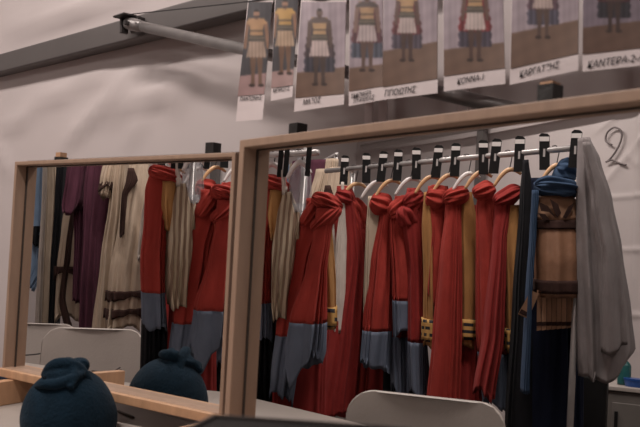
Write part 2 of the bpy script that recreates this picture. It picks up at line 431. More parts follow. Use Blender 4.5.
sheet('photo cropped at the waist of figure with pale skirt and grey cape', ((511.5, 0), (579.2, 0), (578.2, 70.3), (509.6, 85)), ((510.6, 68.6), (577.9, 53.2)),
      dict(cx=543, yh=-36, H=76, cape=(96, 66, 80), hem=(84, 78, 98), tun=(172, 128, 82), bg=bgc, fc=flc, floor=27, fslope=-.2, skirt=(172, 146, 138), skin=(120, 88, 76)),
      [('ΚΑΡΓΑΤΖΗΣ', 519.5, 77.8, 560, 67.6, 5.2)], .0)
sheet('photo at far right of dark-clad lower figure, cut by the picture edge', ((582.8, 0), (654, 0), (655, 64), (582.5, 71.7)), ((582.5, 54.3), (655, 46.2)),
      dict(cx=614, yh=-46, H=80, cape=(72, 30, 38), hem=(46, 42, 52), tun=(96, 70, 62), bg=(112, 96, 110), fc=(98, 68, 54), floor=24, skirt=(80, 52, 50), skin=(86, 58, 54)),
      [('ΚΑΝΤΕΡΑ-2-Α', 587, 68.4, 643, 60.5, 5.6)], .0)
STRING.sort(key=lambda p: p.dot(WT))
e0, e1 = STRING[0] - WT * .5 + WZ * .06, STRING[-1] + WT * .5 + WZ * .05
pts = bez([e0] + [sum(STRING[k:k + 2], Vector()) / 2 for k in range(0, len(STRING), 2)] + [e1], 6)
strp = MB(); strp.tube(pts, .0015, 6)
tag(strp.build('hanging_string', 'ink', None, True, loc=pts[0]), 'thin dark string the costume photos hang from', 'string')

# ------------------------------------------------------------------ mirrors
def frame_mirror(f, W, H, fw, label, posts, feet, ledge):
    root = thing('framed_mirror', label, 'mirror', f.p(0, H))
    t, u, n = f.t, f.u, f.n
    def bar(a0, a1, b0, b1, c0, c1):
        return (f.p((a0 + a1) / 2, (b0 + b1) / 2, (c0 + c1) / 2), t * ((a1 - a0) / 2), u * ((b1 - b0) / 2), n * ((c1 - c0) / 2))
    fr = MB()
    out = [(0, 0), (W, 0), (W, H), (0, H)]; inn = [(fw, fw), (W - fw, fw), (W - fw, H - fw), (fw, H - fw)]
    v = [f.p(*q, 0) for q in out] + [f.p(*q, 0) for q in inn] + [f.p(*q, -DEPTH) for q in inn] + [f.p(*q, -DEPTH - .012) for q in out] + [f.p(*q, -DEPTH - .012) for q in inn]
    fc = []
    for i in range(4):
        j = (i + 1) % 4
        fc += [(i, j, 4 + j, 4 + i), (4 + i, 4 + j, 8 + j, 8 + i), (i, 12 + i, 12 + j, j), (8 + i, 8 + j, 16 + j, 16 + i), (12 + i, 16 + i, 16 + j, 12 + j)]
    fr.add(v, fc)
    fo = fr.build('wooden_frame', 'pine', root, loc=f.p(0, 0))
    bv = fo.modifiers.new('edge', 'BEVEL'); bv.width = .0018; bv.segments = 2; bv.limit_method = 'ANGLE'
    MB().box(*bar(fw - .006, W - fw + .006, fw - .006, H - fw + .006, -DEPTH - .006, -DEPTH)).build('mirror_glass', 'mirror', root)
    # dark gap line round the glass and the dark backing board behind
    gp = MB()
    for q in (bar(fw, fw + .004, fw, H - fw, -DEPTH, -DEPTH + .002), bar(W - fw - .004, W - fw, fw, H - fw, -DEPTH, -DEPTH + .002), bar(fw, W - fw, fw, fw + .003, -DEPTH, -DEPTH + .002)):
        gp.box(*q)
    gp.build('glazing_bead', 'edge', root)
    e = .0075 if W < .9 else .0
    MB().box(*bar(-e, W + e * 1.4, -e, H + e, -DEPTH - .03, -DEPTH - .012)).build('backing_board', 'edge', root)
    for (a, tape, top) in posts:
        P = MB().box(*bar(a - .011, a + .011, top, H + .005, -DEPTH - .052, -DEPTH - .03)).build('support_post', 'pine2', root)
        MB().box(*bar(a - .0135, a + .0135, tape, .03, -DEPTH - .0555, -DEPTH - .028)).build('tape_wrap', 'tape', P)
    if ledge:
        MB().box(*bar(-.002, W + .004, H - .010, H + .012, -DEPTH + .001, .014)).build('ledge', 'pine2', root, bevel=.002)
    for a in feet:
        P = f.p(a, H); hz = Vector((n.x, n.y, 0)).normalized(); tz = Vector((t.x, t.y, 0)).normalized()
        hf = max(.015, (P.z - .014 - TABLE) / 2)
        MB().box(Vector((P.x, P.y, TABLE + hf)) + hz * .12, hz * .20, tz * .0165, WZ * hf).build('foot', 'pine2', root, bevel=.003)
    return root
frame_mirror(LMF, .856, .60, .011, 'smaller wood-framed mirror on the left, reflecting white chairs and purple and beige robes',
             [(.112, -.018, -.031), (.712, -.036, -.034)], [.06, .81], True)
frame_mirror(RMF, 1.10, .60, .017, 'large wood-framed mirror on the right, reflecting a long rail of red cloaks',
             [(.098, -.036, -.034), (.700, -.040, -.044)], [.10, 1.0], False)

# ------------------------------------------------------------------ tables
def table(name, label, O, ax, ay, L, Wd):
    """O: one top corner; ax along L, ay along Wd, both level."""
    ax = Vector((ax[0], ax[1], 0)).normalized(); ay = Vector((ay[0], ay[1], 0)).normalized()
    O = Vector((O[0], O[1], TABLE)); C_ = O + ax * L / 2 + ay * Wd / 2
    root = thing('folding_table', label, 'table', Vector((C_.x, C_.y, 0)))
    MB().box(C_ - WZ * .02, ax * L / 2, ay * Wd / 2, WZ * .02).build('table_top', 'white_plastic', root, bevel=.012, seg=3)
    for i in (.12, L - .12):
        for j in (.08, Wd - .08):
            p = O + ax * i + ay * j; MB().tube([p - WZ * .035, Vector((p.x, p.y, .0))], .013, 12).build('leg', 'chairleg', root, True)
        p, q = O + ax * i + ay * .08 - WZ * .5, O + ax * i + ay * (Wd - .08) - WZ * .5
        MB().tube([p, q], .009, 10).build('crossbar', 'chairleg', root, True)
    return root
nr = Vector((RMF.n.x, RMF.n.y, 0)).normalized(); tr = Vector((RMF.t.x, RMF.t.y, 0)).normalized()
nl = Vector((LMF.n.x, LMF.n.y, 0)).normalized(); tl = Vector((LMF.t.x, LMF.t.y, 0)).normalized()
oR = RMF.p(0, .6); oL = LMF.p(0, .6)
table('folding_table', 'white table that both mirrors and the dark knitted hat stand on', oR - tr * 1.06 - nr * .16, tr, nr, 2.75, .78)
table('folding_table', 'white table with hair pins seen only in the left mirror, before the white chairs', oL - tl * 1.95 - nl * .12, tl, nl, 1.66, .73)

# ------------------------------------------------------------------ dark hat on the table
hc = at(69, 400, 1.98); HB = Vector((hc.x, hc.y, TABLE))
hat = thing('knitted_hat', 'dark teal knitted hat with a twisted knot, on the table before the left mirror', 'hat', HB)
def hat_r(z):                             # radius of the dome by height
    t = z / .15
    return .114 * max(0.0, 1 - t ** 2.4) ** .5 * (1 - .04 * max(0, .25 - t) / .25)
rings = []
for j in range(34):
    z = .1499 * math.sin(j / 33 * math.pi / 2)
    r = max(.0015, hat_r(z))
    rings.append([HB + Vector((math.cos(a) * r * (1 + .012 * math.sin(3 * a + z * 40)), math.sin(a) * r * (.98 + .01 * math.sin(5 * a)), z)) for a in [TAU * k / 64 for k in range(64)]])
dm = MB(); dm.loft(rings); dm.build('dome', 'teal', hat, True)
kn = MB()
rt, fw_ = Vector((1, 0, 0)), Vector((0, 1, 0))
KC = HB + Vector((-.004, -.016, .138))
loop = [KC + rt * (.040 * math.cos(a)) + fw_ * (.036 * math.sin(a)) + WZ * (.010 * math.sin(a + .6) + .010) for a in [TAU * k / 26 * 1.08 for k in range(27)]]
kn.tube(loop, [.0125 + .004 * math.sin(k * .42 + 1) for k in range(27)], 14)
kn.tube(bez([KC + Vector((-.046, -.016, -.004)), KC + Vector((-.024, -.026, .020)), KC + Vector((.004, -.026, .026)), KC + Vector((.034, -.014, .014)), KC + Vector((.062, -.004, -.022))]), [.010 + .006 * math.sin(math.pi * k / 32) for k in range(33)], 12)
kn.tube(bez([KC + Vector((-.058, -.030, -.022)), KC + Vector((-.034, -.056, -.016)), KC + Vector((.0, -.062, -.014)), KC + Vector((.030, -.050, -.004)), KC + Vector((.048, -.020, .004))]), [.008 + .005 * math.sin(math.pi * k / 32) for k in range(33)], 12)
kn.tube(bez([KC + Vector((.022, -.024, .020)), KC + Vector((.036, -.044, .000)), KC + Vector((.030, -.066, -.024))]), .009, 12)
kn.tube(bez([KC + Vector((-.026, .030, .006)), KC + Vector((.0, .012, .026)), KC + Vector((.03, .022, .010))]), .012, 12)
kn.tube([KC + Vector((0, 0, -.03)), KC + Vector((0, 0, .004))], [.05, .022], 20)
ko = kn.build('twisted_knot', 'teal', hat, True)
rm = ko.modifiers.new('weld', 'REMESH'); rm.mode = 'VOXEL'; rm.voxel_size = .003; rm.use_smooth_shade = True
sm = ko.modifiers.new('soft', 'SMOOTH'); sm.factor = .6; sm.iterations = 4

# ------------------------------------------------------------------ small things on the tables
def on_table_view(px, py):                # a table point seen directly
    d = at(px, py, 1.0) - EYEP; return EYEP + d * ((TABLE - EYEP.z) / d.z)
# black case with grey rim in front of the large mirror
def at_height(px, py, z):
    d = at(px, py, 1.0) - EYEP; return EYEP + d * ((z - EYEP.z) / d.z)
kA, kB = at(214, 417.0, .74), at(400, 430.5, .74)
ZC = kA.z; kB.z = ZC
kA, kB = at(214, 417.0, .74), at(214, 417.0, .74) + Vector((.17, -.052, 0))
kx = (kB - kA); kL = kx.length; kx.normalize(); ky = Vector((kx.y, -kx.x, 0))
if ky.y > 0: ky = -ky
kc = (kA + kB) / 2 + ky * .06; kh = (ZC - TABLE) / 2
case = thing('makeup_case', 'black case with a thin grey rim standing nearest the viewer, before the large mirror', 'case', Vector((kc.x, kc.y, TABLE)))
MB().box(Vector((kc.x, kc.y, TABLE + kh)), kx * kL / 2, ky * .06, WZ * kh).build('body', 'black', case, bevel=.004)
rimb = MB()
for q in (-1, 1):
    rimb.box(Vector((kc.x, kc.y, ZC + .001)) + ky * (.0585 * q), kx * kL / 2, ky * .0018, WZ * .0016); rimb.box(Vector((kc.x, kc.y, ZC + .001)) + kx * ((kL / 2 - .002) * q), kx * .0018, ky * .06, WZ * .0016)
rimb.build('rim', 'rim', case)
MB().tube(bez([kA.lerp(kB, .35) + ky * .122 - WZ * .02, kA.lerp(kB, .38) + ky * .14 - WZ * .022, kA.lerp(kB, .62) + ky * .14 - WZ * .022, kA.lerp(kB, .65) + ky * .122 - WZ * .02]), .005, 10).build('handle', 'black', case, True)
# crumpled black bag left of it
bc = on_table_view(190, 452)
bv_, bf_ = [], []
rg = random.Random(5)
ph = [(rg.uniform(3, 9), rg.uniform(2, 6), rg.uniform(0, 6)) for _ in range(6)]
rings = []
for j in range(15):
    tt = j / 14; z = .045 * math.sin(tt * math.pi / 2)
    ring = []
    for k in range(48):
        a = TAU * k / 48; w = 1 + .14 * sum(math.sin(int(p) * a + q * tt * 3 + c) for p, q, c in ph) / 2.2
        r = math.cos(tt * math.pi / 2) * w + .002
        ring.append(bc + tr * (.055 * r * math.cos(a)) + nr * (.045 * r * math.sin(a)) + WZ * (z * (1 + .2 * math.sin(4 * a + tt * 5)) + .001))
    rings.append(ring)
b_ = MB(); b_.loft(rings)
tag(b_.build('plastic_bag', 'bag', None, True, loc=bc), 'crumpled black plastic bag at the foot between the two mirrors', 'bag')
# folded dark cloth left of the small mirror
fc_ = on_table_view(-10, 392); fcn = MB()
for j, (w, d, h) in enumerate(((.075, .06, .008), (.072, .056, .008), (.066, .052, .007))):
    fcn.box(fc_ + nl * -.06 + WZ * (.009 + .0165 * j), tl * w, nl * d, WZ * h)
tag(fcn.build('folded_cloth', 'navy', None, loc=fc_ + nl * -.06, bevel=.006, seg=3), 'folded dark navy cloth on the table beside the small mirror', 'cloth')
pp = on_table_view(126, 416)
pc = thing('eyeliner_pencil', 'thin grey cosmetic pencil lying under the ledge of the left mirror', 'pencil', pp + WZ * .004)
pd = (tl * .95 + nl * .3).normalized()
MB().tube([pp + WZ * .004 - pd * .05, pp + WZ * .004 + pd * .045], .0038, 8).build('barrel', 'boxgrey', pc, True)
MB().tube([pp + WZ * .004 + pd * .045, pp + WZ * .004 + pd * .057], [.0038, .0006], 8).build('tip', 'black', pc, True)
def pin(label, pxs):
    p = [on_height(1, x, y, TABLE + .002)[0] for x, y in pxs]
    tag(MB().tube(bez(p, 6), .0032, 6).build('hair_pin', 'dkmetal', None, True, loc=p[0]), label, 'hair pin', 'hair pins on the far table')
pin('long dark hair pin with a bent loop, left on the far table', [(20, 355.5), (34, 354.5), (44, 353), (50, 352.5), (56, 353.5), (50, 355), (43, 354.2), (52, 352), (62, 350.5)])
pin('short dark hair pin on the far table behind the hat', [(92, 358.5), (96, 357), (100, 356.5)])
pin('forked dark hair pin on the far table right of the hat', [(92, 371), (104, 372), (112, 371.5), (121, 370), (113, 372), (120, 367.5)])

# ------------------------------------------------------------------ chairs seen in the mirrors
def rrect(w, h, r, n=6):
    pts = []
    for (cx, cy, a0) in ((w - r, h - r, 0), (-w + r, h - r, 90), (-w + r, -h + r, 180), (w - r, -h + r, 270)):
        for k in range(n + 1):
            a = math.radians(a0 + 90 * k / n); pts.append((cx + r * math.cos(a), cy + r * math.sin(a)))
    return pts
def chair(label, TC, face, w=.215, hh=.125):
    """TC: middle of the back's top edge; face: level direction the sitter looks."""
    fd = Vector((face.x, face.y, 0)).normalized(); sd = Vector((-fd.y, fd.x, 0))
    root = thing('folding_chair', label, 'chair', Vector((TC.x, TC.y, 0)) + fd * .2, 'white folding chairs')
    up = (WZ * .97 - fd * .2).normalized(); fwd = fd
    c = TC - up * hh
    bowl = []
    pts = rrect(w, hh, .075, 8)
    v, f = [], []
    def bp(x, y, d): return c + sd * x + up * y + fd * (d + .030 * (x / w) ** 2)
    for s, ins in ((-.008, 0.0), (-.011, .004), (.011, .004), (.008, 0)):
        for x, y in pts: v.append(bp(x * (1 - ins / w * (abs(s) > .009)), y * (1 - ins / hh * (abs(s) > .009)), s))
    n = len(pts)
    for k in range(n):
        j = (k + 1) % n; f += [(n + k, n + j, j, k), (3 * n + k, 3 * n + j, 2 * n + j, 2 * n + k), (k, j, 3 * n + j, 3 * n + k)]
    # faces filled as strips so that the curve keeps
    order = sorted(range(n), key=lambda k: pts[k][0])
    for base in (n, 2 * n):
        rows = 14
        b = len(v)
        for i in range(rows + 1):
            x = -w * .985 + 2 * w * .985 * i / rows
            lim = hh if abs(x) < w - .075 else hh - .075 + math.sqrt(max(0, .075 ** 2 - (abs(x) - (w - .075)) ** 2))
            for y in (-lim * .985, 0, lim * .985): v.append(bp(x, y, -.011 if base == n else .011))
        for i in range(rows):
            for j in range(2): q = b + i * 3 + j; f.append((q, q + 3, q + 4, q + 1))
    obj('backrest', v, f, 'white_plastic', root)
    seat = Vector((TC.x, TC.y, .445)) + fd * .27
    MB().prism([seat + sd * x + fd * y - WZ * .012 for x, y in rrect(.20, .195, .06)], WZ * .024).build('seat', 'white_plastic', root, bevel=.008)
    for s in (-1, 1):
        top = c + sd * (s * (w - .03)) - fd * .014 + up * .05
        ft = seat + sd * (s * .205) + fd * .19; ft.z = 0
        MB().tube(bez([top, c - up * .12 + sd * s * (w - .02) - fd * .014, seat + sd * s * .212 - fd * .12, ft], 6), .0115, 10).build('leg', 'chairleg', root, True)
        rb = seat + sd * (s * .195) - fd * .24; rb.z = 0
        MB().tube([seat + sd * (s * .195) + fd * .10 - WZ * .02, rb], .0115, 10).build('leg', 'chairleg', root, True)
    MB().tube([Vector((0, 0, .16)) + (seat + sd * .19 - fd * .16) * 1 - WZ * seat.z, Vector((0, 0, .16)) + (seat - sd * .19 - fd * .16) * 1 - WZ * seat.z], .008, 8).build('crossbar', 'chairleg', root, True)
    return root
def facing(m, P): 
    e = MIR[m].refl(EYEP); d = e - P; return Vector((d.x, d.y, 0)).normalized()
def rot2(v, a): c, s = math.cos(a), math.sin(a); return Vector((v.x * c - v.y * s, v.x * s + v.y * c, 0))
P = seen_in(1, 96, 328, 3.62); chair('white folding chair in the left mirror, nearer and right of the two', P, rot2(facing(1, P), .12))
P = seen_in(1, 38, 323, 4.15); chair('white folding chair in the left mirror, half hidden behind the nearer one', P, rot2(facing(1, P), .1), .2)
P = seen_in(2, 428, 395.5, 2.48); chair('white folding chair in the large mirror, alone before the red cloaks', P, rot2(facing(2, P), .16), .234, .13)

# ------------------------------------------------------------------ garments
def depth_row(m, D, y, yref): return D * (1 + KV[m] * (yref - y) / F)
def interp(rows, y):
    if y <= rows[0][0]: return rows[0][1:]
    for a, b in zip(rows, rows[1:]):
        if y <= b[0]:
            t = (y - a[0]) / (b[0] - a[0]); t = t * t * (3 - 2 * t) * .5 + t * .5
            return tuple(p + (q - p) * t for p, q in zip(a[1:], b[1:]))
    return rows[-1][1:]
def cloth(root, name, m, D, yref, rows, th, material, seed, y0=None, y1=None, pleats=8, amp=1.0, tilt=0.0, jag=0.0, topcap=True, grow=0.0, bands=None):
    """A hanging tube of cloth; rows: (y, left, right) of its outline as the mirror shows it; th its half thickness in metres.
    Pleats are folds of the surface itself."""
    rg = random.Random(seed); R0, R1 = rows[0][0], rows[-1][0]
    y0 = R0 if y0 is None else y0; y1 = R1 if y1 is None else y1
    comps = [(max(2, round(pleats * rg.uniform(.6, 2.0))), rg.uniform(0, TAU), rg.uniform(-1.6, 1.6), rg.uniform(.5, 1)) for _ in range(5)]
    wp = rg.uniform(0, TAU); hw = [rg.uniform(0, TAU) for _ in range(3)]
    N = 120; nr_ = max(4, int((y1 - y0) / 4.0)); verts_rows = []
    for j in range(nr_ + 1):
        y = y0 + (y1 - y0) * j / nr_; l, r = interp(rows, y)
        f = (y - R0) / max(1, R1 - R0)
        c, a = (l + r) / 2, (r - l) / 2
        ring = []
        tf = th * (.55 + .6 * min(1, f * 1.6))
        for k in range(N):
            s0 = TAU * k / N; cs, sn = math.cos(s0), math.sin(s0); s = s0 + .34 * math.sin(2 * s0 + wp) + .22 * math.sin(3 * s0 - wp * 2 + .8 * f)
            e = 0
            for (w, p, dr, am) in comps:
                q = math.sin(w * s + p + dr * f + .5 * math.sin(3 * f + p)); e += am * math.copysign(abs(q) ** .75, q)
            e *= .36 * amp * (.25 + .75 * min(1, f * 2.2))
            ax = a * (1 + .10 * e) + grow * D; dep = tf * (1 + .42 * e) + grow * D * D / F
            yy = y
            if j and (tilt or jag):
                w = ((y - y0) / (y1 - y0)) ** 2
                yy += w * (tilt * cs + jag * (.9 * math.sin(2 * s0 + hw[0]) + .6 * math.sin(3 * s0 + hw[1]) + .35 * e))
            dd = depth_row(m, D, yy, yref)
            P = at(c + ax * math.copysign(abs(cs) ** .85, cs), yy, dd)
            P = P + Vector((0, cp, sp)) * (dep * math.copysign(abs(sn) ** .85, sn))
            ring.append(MIR[m].refl(P))
        verts_rows.append(ring)
    mb = MB(); mb.loft(verts_rows, False)
    n = len(verts_rows)
    mb.f.append(tuple(range(N)))
    # bottom closed a little above the hem so that the hem stays an edge
    c = sum(verts_rows[-1], Vector()) / N
    b = len(mb.v); mb.v += [c + (p - c) * .9 + WZ * .03 for p in verts_rows[-1]]
    for k in range(N): mb.f.append(((n - 1) * N + k, (n - 1) * N + (k + 1) % N, b + (k + 1) % N, b + k))
    mb.f.append(tuple(b + k for k in range(N)))
    return mb.build(name, material, root, True)
def bunch(root, name, m, D, cx, cy, rx, ry, th, ang, material, seed, ridges=5):
    """A gathered roll of cloth with wrinkles running along it."""
    ry *= .86; th *= .9; ridges = round(ridges * 1.7)
    rg = random.Random(seed); ph = rg.uniform(0, 6); nU, nV = 44, 96; rings = []
    ca, sa = math.cos(ang), math.sin(ang)
    for i in range(nU + 1):
        t = i / nU; lat = (t - .5) * math.pi; ring = []
        for k in range(nV):
            s = TAU * k / nV
            q = math.sin(ridges * s + ph + 1.4 * math.sin(3.2 * t + ph) + 4.2 * t)
            q2 = math.sin((ridges + 4) * s - 3 * t + ph * 2)
            w = 1 + .11 * math.copysign(abs(q) ** .7, q) + .06 * q2 + .06 * math.sin(4 * t * math.pi + ph + s)
            cr_ = max(.02, math.cos(lat)) ** .7
            X = rx * math.sin(lat) * (1 + .04 * q2); Y = ry * cr_ * w * math.cos(s); Zd = th * cr_ * w * math.sin(s)
            px, py = cx + X * ca - Y * sa, cy + X * sa + Y * ca + .12 * rx * math.cos(lat * 1.0) * 0
            ring.append(MIR[m].refl(at(px, py, D) + Vector((0, cp, sp)) * Zd))
        rings.append(ring)
    mb = MB(); mb.loft(rings); return mb.build(name, material, root, True)
def band_key(root, name, m, D, yref, rows, th, seed, y0, y1, pleats, amp, material='key', grow=.0006):
    return cloth(root, name, m, D, yref, rows, th, material, seed, y0, y1, pleats, amp, grow=grow * 830)

RAILZ = EYE + .55
RL, dL = on_height(2, 326, 171, RAILZ); RR, dR = on_height(2, 580, 147.5, RAILZ)
def rail_at(px):                          # point of the long rail seen at that column, and its depth
    lo, hi = -.1, 1.1
    for _ in range(40):
        t = (lo + hi) / 2; V = RMG.refl(RL.lerp(RR, t)); d = V - EYEP
        z = d.y * cp + d.z * sp; x = CX + F * d.x / z
        if x < px: lo = t
        else: hi = t
    return RL.lerp(RR, t), z, CY - F * ((d.z * cp - d.y * sp)) / z
def rack(label, A, B, foot_off=.22, inset=.02):
    ax = (B - A); L = ax.length; ax = ax.normalized(); sd = Vector((-ax.y, ax.x, 0)).normalized()
    root = thing('garment_rack', label, 'rack', Vector(((A.x + B.x) / 2, (A.y + B.y) / 2, 0)))
    MB().tube([A, B], .0125, 16).build('rail', 'chrome', root, True)
    for E_, s in ((A, inset), (B, -.02)):
        q = E_ + ax * s
        if s > .1:
            q2 = q + Vector(((q - RMG.refl(EYEP)).x, (q - RMG.refl(EYEP)).y, 0)).normalized() * .17
            MB().tube([q, Vector((q2.x, q2.y, q.z))], .009, 10).build('arm', 'chrome', root, True); q = Vector((q2.x, q2.y, q.z))
        MB().tube([Vector((q.x, q.y, .09)), q - WZ * .0], .0125, 14).build('post', 'chrome', root, True)
        MB().tube([Vector((q.x, q.y, .09)) - sd * foot_off, Vector((q.x, q.y, .09)) + sd * foot_off], .0125, 12).build('foot_bar', 'chrome', root, True)
        for k in (-1, 1):
            w = Vector((q.x, q.y, .04)) + sd * foot_off * k
            MB().tube([w - sd * .012, w + sd * .012], .04, 18).build('caster', 'black', root, True)
    return root
rack('long chrome garment rail carrying the red cloaks in the large mirror', RL, RR + (RR - RL).normalized() * .03, .22, .20)
LA, _ = on_height(2, 236, 157, EYE + .40); LB, _ = on_height(2, 318, 152.5, EYE + .40)
def stand(label, A, B, at_t, back):
    ax = (B - A).normalized(); P = A.lerp(B, at_t); root = thing('rail_stand', label, 'rail stand', Vector((P.x, P.y, 0)) + back)
    MB().tube([A, B], .011, 16).build('rail', 'chrome', root, True)
    Q = P + back
    MB().tube([Vector((Q.x, Q.y, .02)), Q + WZ * .06], .0125, 14).build('post', 'chrome', root, True)
    MB().tube([P, Q], .009, 12).build('arm', 'chrome', root, True)
    mb = MB(); mb.loft([[Vector((Q.x, Q.y, z)) + Vector((math.cos(TAU * k / 32) * r, math.sin(TAU * k / 32) * r, 0)) for k in range(32)] for r, z in ((.17, .0), (.17, .015), (.03, .03))]); mb.build('base_disc', 'black', root)
stand('single-post chrome rail stand at the left end of the large mirror', LA, LB, .86, (LB - RMG.refl(EYEP)).normalized() * .10)
GA, GB = seen_in(1, 18, 150, 6.3), seen_in(1, 119, 150, 5.0)
GA.z = GB.z = EYE + .78
rack('tall garment rail behind, carrying purple and beige robes in the left mirror', GA, GB)

def dividers(px_list, group):
    ordn = ['first', 'second', 'third', 'fourth', 'fifth', 'sixth', 'seventh', 'eighth', 'ninth', 'tenth', 'eleventh', 'twelfth']
    for i, px in enumerate(px_list):
        P, z, y = rail_at(px); s = z / F
        e = RMG.refl(EYEP); vd = P - e; vd.z = 0; vd.normalize(); sd = Vector((-vd.y, vd.x, 0)); rd = (RR - RL).normalized()
        sd = (sd + rd * .35 * (1 if sd.dot(rd) > 0 else -1)).normalized()
        nn = Vector((-sd.y, sd.x, 0))
        if nn.dot(vd) < 0: sd, nn = -sd, -nn
        lean = sd * .06 * math.sin(i * 2.1)
        w, h = .020, .14
        root = thing('rail_marker', '%s from left of the black white-banded markers on the long rail' % ordn[i], 'rail marker', P, group)
        out = []
        for x, t in ((-w, -.08), (-w, .058), (-w * .6, .066), (w * .5, .068), (w, .060), (w, -.08)):
            out.append(P + sd * x + (WZ + lean) * t - nn * .0175)
        MB().prism(out, nn * .006).build('plate', 'black', root)
        MB().box(P + (WZ + lean) * .044 - nn * .0185, sd * w * .95, (WZ + lean) * .009, nn * .0012).build('white_band', 'clearwhite', root)
        MB().tube([P + nn * .016 * math.cos(a) + WZ * .016 * math.sin(a) for a in [math.pi * (k / 8 * 1.3 - .3) for k in range(9)]], .003, 6).build('hook', 'black', root, True)
        MB().box(P - WZ * .012 - nn * .0185, sd * .004, WZ * .016, nn * .0012).build('slot', 'chrome', root)
dividers([345, 367, 383, 398.5, 417, 438, 456, 484, 496, 520, 545, 576], 'black markers on the long rail')

def hanger(label, px, drop=20, mat_='wood', wl=13, wr=11, m=2, base=None, tiltp=8, grp='hangers on the long rail'):
    if base is None: P, z, y = rail_at(px)
    else: P, z, y = base
    root = thing('coat_hanger', label, 'hanger', P, grp)
    q = lambda x, yy, dd=0: MIR[m].refl(at(x, yy, z + dd))
    MB().tube(bez([P + WZ * .0145 + (q(px - 2, y) - q(px, y)) * 2, P + WZ * .0155, q(px + 3, y + 1), q(px + 2, y + 8), q(px, y + drop)], 5), .0022, 6).build('hook', 'dkmetal', root, True)
    pts = bez([q(px - wl, y + drop + 15), q(px - wl * .55, y + drop + 5), q(px - 1, y + drop - 1), q(px + wr * .5, y + drop - 1 + (0 if tiltp else 3)), q(px + wr, y + drop + 10 - tiltp)], 6)
    MB().tube(pts, [.006 + .004 * math.sin(math.pi * k / (len(pts) - 1)) for k in range(len(pts))], 10).build('hanger_arms', mat_, root, True)
    return root

# --- the long rail: every garment hangs at the rail's own depth
def hung(name, label, cat, px, group):
    P, z, y = rail_at(px)
    return thing(name, label, cat, P - WZ * .06, group), z, y
RC = 'red cloaks on the long rail'
def red_cloak(label, px, rows, seed, hem=None, mat_='red', roll=None, roll2=None, th=.05, pleats=9, tilt=0, jag=5, dz=0, amp=1.0):
    root, z, yr = hung('red_cloak', label, 'cloak', px, RC); z += dz
    yb = rows[-1][0]
    if hem:
        cloth(root, 'cloak_cloth', 2, z, yr, rows, th, mat_, seed, None, hem, pleats, amp)
        cloth(root, 'hem_band', 2, z, yr, rows, th, 'steel', seed, hem, None, pleats, amp, tilt, jag, grow=.0)
    else:
        cloth(root, 'cloak_cloth', 2, z, yr, rows, th, mat_, seed, None, None, pleats, amp, tilt, jag)
    for i, rl in enumerate((roll, roll2)):
        if rl: bunch(root, 'shoulder_roll', 2, z - .03, *rl[:4], th * 1.05, rl[4], mat_, seed + 50 + i, 4)
    return root
TU = 'ochre tunics on the long rail'
def tunic(label, px, rows, seed, key=None, mat_='gold', th=.05, pleats=6, dz=0, trim=True, group=TU, name='ochre_tunic'):
    root, z, yr = hung(name, label, 'tunic', px, group); z += dz
    cloth(root, 'tunic_cloth', 2, z, yr, rows, th, mat_, seed, None, None, pleats, .7, 0, 2)
    if key: band_key(root, 'meander_band', 2, z, yr, rows, th, seed, key[0], key[1], pleats, .7)
    return root
# left group, nearer on the short rail (see below) then the long rail from left to right
red_cloak('plain red cloak hanging full length with no hem, first on the long rail', 347, [(186, 337, 352), (215, 334, 362), (260, 338, 366), (330, 328, 362), (416, 316, 356)], 11, None, 'red2', (344, 197, 9, 10, .4), None, .055, 8)
red_cloak('red cloak beside the plain one, gathered in a high shoulder roll', 352, [(206, 350, 366), (240, 349, 372), (300, 352, 374), (345, 350, 372), (412, 346, 368)], 12, None, 'red', (358, 212, 14, 11, 1.2), (354, 228, 12, 10, 1.3), .05, 9, dz=.05)
tunic('pale cream tunic between red cloaks left of centre', 376, [(196, 368, 382), (230, 366, 384), (300, 364, 384), (345, 364, 384)], 13, None, 'cream', .035, 8, dz=-.01, name='cream_tunic', group='pale tunics on the long rail')
tunic('white shift with narrow strap hanging at the left end of the long rail', 343, [(182, 341, 344), (205, 340, 345), (240, 336, 347), (330, 332, 346)], 14, None, 'white', .025, 6, dz=-.05, name='white_shift', group='pale tunics on the long rail')
red_cloak('red cloak with short slate hem pulled up to one side, before the cream tunic', 381, [(196, 377, 390), (215, 379, 392), (262, 371, 393), (320, 364, 392), (366, 361, 389)], 15, 330, 'red', (381, 204, 11, 12, .35), None, .05, 9, 3, 4)
red_cloak('dark red cloak hanging behind the short slate-hemmed one', 370, [(230, 358, 380), (330, 362, 384), (412, 356, 386)], 16, None, 'red2', None, None, .04, 9, dz=.12)
red_cloak('red cloak with slate hem at thigh height over a long slate tail', 400, [(196, 395, 408), (225, 390, 412), (280, 393, 414), (332, 394, 413)], 17, 300, 'red', (400, 208, 13, 11, -.7), (404, 226, 10, 11, .9), .05, 8, -2, 3)
red_cloak('red cloak with slate panel hanging low behind the thigh-height hem', 398, [(240, 388, 410), (330, 389, 408), (394, 391, 408)], 18, 336, 'red2', None, None, .045, 8, 4, 6, dz=.08)
red_cloak('red cloak with deep slate border, left of the ochre tunic with a meander band', 412, [(188, 407, 420), (215, 402, 424), (270, 408, 426), (340, 408, 426), (394, 410, 425)], 19, 341, 'red2', (414, 200, 11, 11, -.5), (408, 216, 11, 13, 1.2), .05, 8, 2, 5)
tunic('ochre tunic with dark meander band at centre of the long rail', 430, [(192, 424, 434), (225, 422, 438), (280, 424, 436), (346, 424, 437)], 20, (318, 340), 'gold', .045, 5, dz=-.02)
red_cloak('pinkish red cloak with a broad rounded shoulder at the rail centre', 436, [(186, 428, 448), (205, 427, 450), (232, 430, 446), (262, 428, 440), (300, 426, 436)], 21, None, 'red', (437, 198, 11, 14, .2), None, .05, 6)
